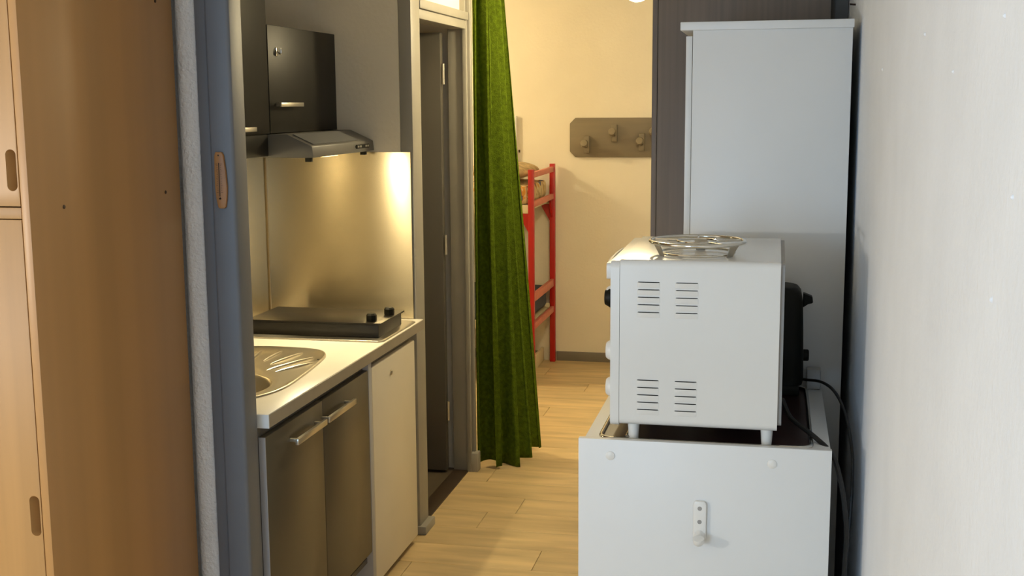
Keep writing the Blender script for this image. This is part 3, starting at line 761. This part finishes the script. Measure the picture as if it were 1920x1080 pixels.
# ================================================================== BUNK BED
PX0, PX1 = -1.436, -1.402
bk = root('bunk_bed', (-2.4, 7.42, 0), 'red bunk bed with salmon rails, standing behind the green curtain', 'bunk bed')
for y0, y1 in ((7.045, 7.078), (7.745, 7.778)):
    mesh('post', B(PX0, PX1, y0, y1, 0.0, 1.305, 0.002), M_red, bk)
    mesh('post', B(-3.37, -3.336, y0, y1, 0.0, 1.305, 0.002), M_red, bk)
for z0, z1 in ((1.254, 1.287), (1.078, 1.112), (0.506, 0.555), (0.336, 0.374)):
    mesh('end_rail', B(-1.430, -1.408, 7.078, 7.745, z0, z1, 0.002), M_salmon, bk, label='salmon pink end rail')
for z0, z1 in ((1.045, 1.095), (0.34, 0.39)):
    for y in (7.050, 7.752): mesh('side_rail', B(-3.336, -1.436, y, y + 0.022, z0, z1, 0.002), M_creamwood, bk, label='cream wooden side rail')
    mesh('slat_base', B(-3.33, -1.44, 7.08, 7.745, z0 + 0.012, z0 + 0.03, 0), M_creamwood, bk)
for y in (7.052, 7.758):
    for zt in (1.044,):
        mesh('corner_bracket', prism([(-1.437, zt), (-1.50, zt), (-1.437, zt - 0.11)], 'y', y, y + 0.012), M_red, bk)
        mesh('corner_bracket', prism([(7.079 if y < 7.4 else 7.744, zt + 0.03), (7.14 if y < 7.4 else 7.683, zt + 0.03), (7.079 if y < 7.4 else 7.744, zt - 0.085)], 'x', -1.428, -1.416), M_red, bk)
mesh('plinth_board', B(-1.500, -1.482, 7.10, 7.785, 0.0, 0.09, 0.002), M_creamwood, bk, label='low pale wooden board under the bed')
def soft(x0, x1, y0, y1, z0, z1, r, amp=0.004, sub=3, seed=1):
    bm = B(x0, x1, y0, y1, z0, z1, 0)
    bmesh.ops.subdivide_edges(bm, edges=bm.edges[:], cuts=9, use_grid_fill=True)
    c = Vector(((x0 + x1) / 2, (y0 + y1) / 2, (z0 + z1) / 2)); h = Vector(((x1 - x0) / 2 - r, (y1 - y0) / 2 - r, (z1 - z0) / 2 - r))
    from mathutils import noise
    for v in bm.verts:
        d = v.co - c; q = Vector([max(-h[i], min(h[i], d[i])) for i in range(3)]); e = d - q
        if e.length > 1e-6: v.co = c + q + e.normalized() * r
        v.co += noise.noise_vector(v.co * 9 + Vector((seed, 0, 0))) * amp
    return bm
mesh('upper_mattress', soft(-3.31, -1.445, 7.085, 7.735, 1.083, 1.215, 0.04), M_pattern, None, 'patterned orange, blue and tan mattress on the upper red bunk', 'mattress')
mesh('lower_mattress', soft(-3.31, -1.445, 7.085, 7.735, 0.378, 0.53, 0.04), M_navy, None, 'slate blue mattress on the lower bunk', 'mattress')
def pillow(c, hx, hy, hz, rot=0.0):
    bm = bmesh.new(); bmesh.ops.create_uvsphere(bm, u_segments=32, v_segments=16, radius=1.0)
    for v in bm.verts:
        x, y, z = v.co
        sx = math.copysign(abs(x) ** 0.55, x); sy = math.copysign(abs(y) ** 0.55, y)
        v.co = Vector((sx * hx, sy * hy, z * hz * (1 - 0.35 * max(abs(x), abs(y)))))
    bmesh.ops.rotate(bm, verts=bm.verts[:], cent=(0, 0, 0), matrix=Matrix.Rotation(rot, 3, 'Y'))
    bmesh.ops.translate(bm, verts=bm.verts[:], vec=c)
    return bm
mesh('pillow', pillow((-1.665, 7.42, 1.282), 0.20, 0.29, 0.055, 0.03), M_pillow, None, 'tan printed pillow at the end of upper bunk', 'pillow', smooth=80)

# ================================================================== BACK WALL ITEMS
rk = root('coat_rack', (-1.0, 7.785, 1.348), 'taupe wooden coat rack board with pegs on the cream wall', 'coat rack')
x0, x1, z0, z1, c_ = -1.309, -0.700, 1.347, 1.597, 0.036
mesh('board', prism([(x0 + c_, z0), (x1 - c_, z0), (x1, z0 + c_), (x1, z1 - c_), (x1 - c_, z1), (x0 + c_, z1), (x0, z1 - c_), (x0, z0 + c_)], 'y', 7.780, 7.7995, bev=0.003), M_rack, rk)
for x, z in ((-1.196, 1.425), (-1.018, 1.497), (-0.842, 1.440), (-0.76, 1.50)):
    blk = mesh('peg_block', B(x - 0.018, x + 0.018, 7.755, 7.780, z - 0.052, z + 0.058, 0.004), M_rack, rk)
    pg = tube([(x - 0.002, 7.758, z - 0.008), (x - 0.006, 7.715, z + 0.008)], 0.012, 12)
    mesh('peg', pg, M_rack, blk)
    ax = Vector((-0.004, -0.043, 0.016)).normalized(); s1 = Vector((1, 0, 0)); s1 = (s1 - ax * s1.dot(ax)).normalized(); s2 = ax.cross(s1)
    mesh('peg_knob', lathe([(0.012, 0), (0.024, 0.004), (0.026, 0.012), (0.021, 0.022), (0, 0.026)], (x - 0.006, 7.715, z + 0.008), (s1, s2, ax), 16), M_rack, blk)
mesh('cable_trunking', B(-1.698, -1.660, 7.778, 7.7995, 0.70, 1.612, 0.003), M_white_plastic, None, 'narrow white trunking strip on cream wall beside the curtain', 'trunking')
hk = B(-1.648, -1.640, 7.790, 7.7995, 1.375, 1.392, 0.001)
tube([(-1.644, 7.792, 1.38), (-1.644, 7.775, 1.382), (-1.644, 7.773, 1.39)], 0.002, 6, bm=hk)
mesh('wall_hook', hk, M_ink, None, 'tiny dark hook on cream wall above the bunk pillow', 'hook')
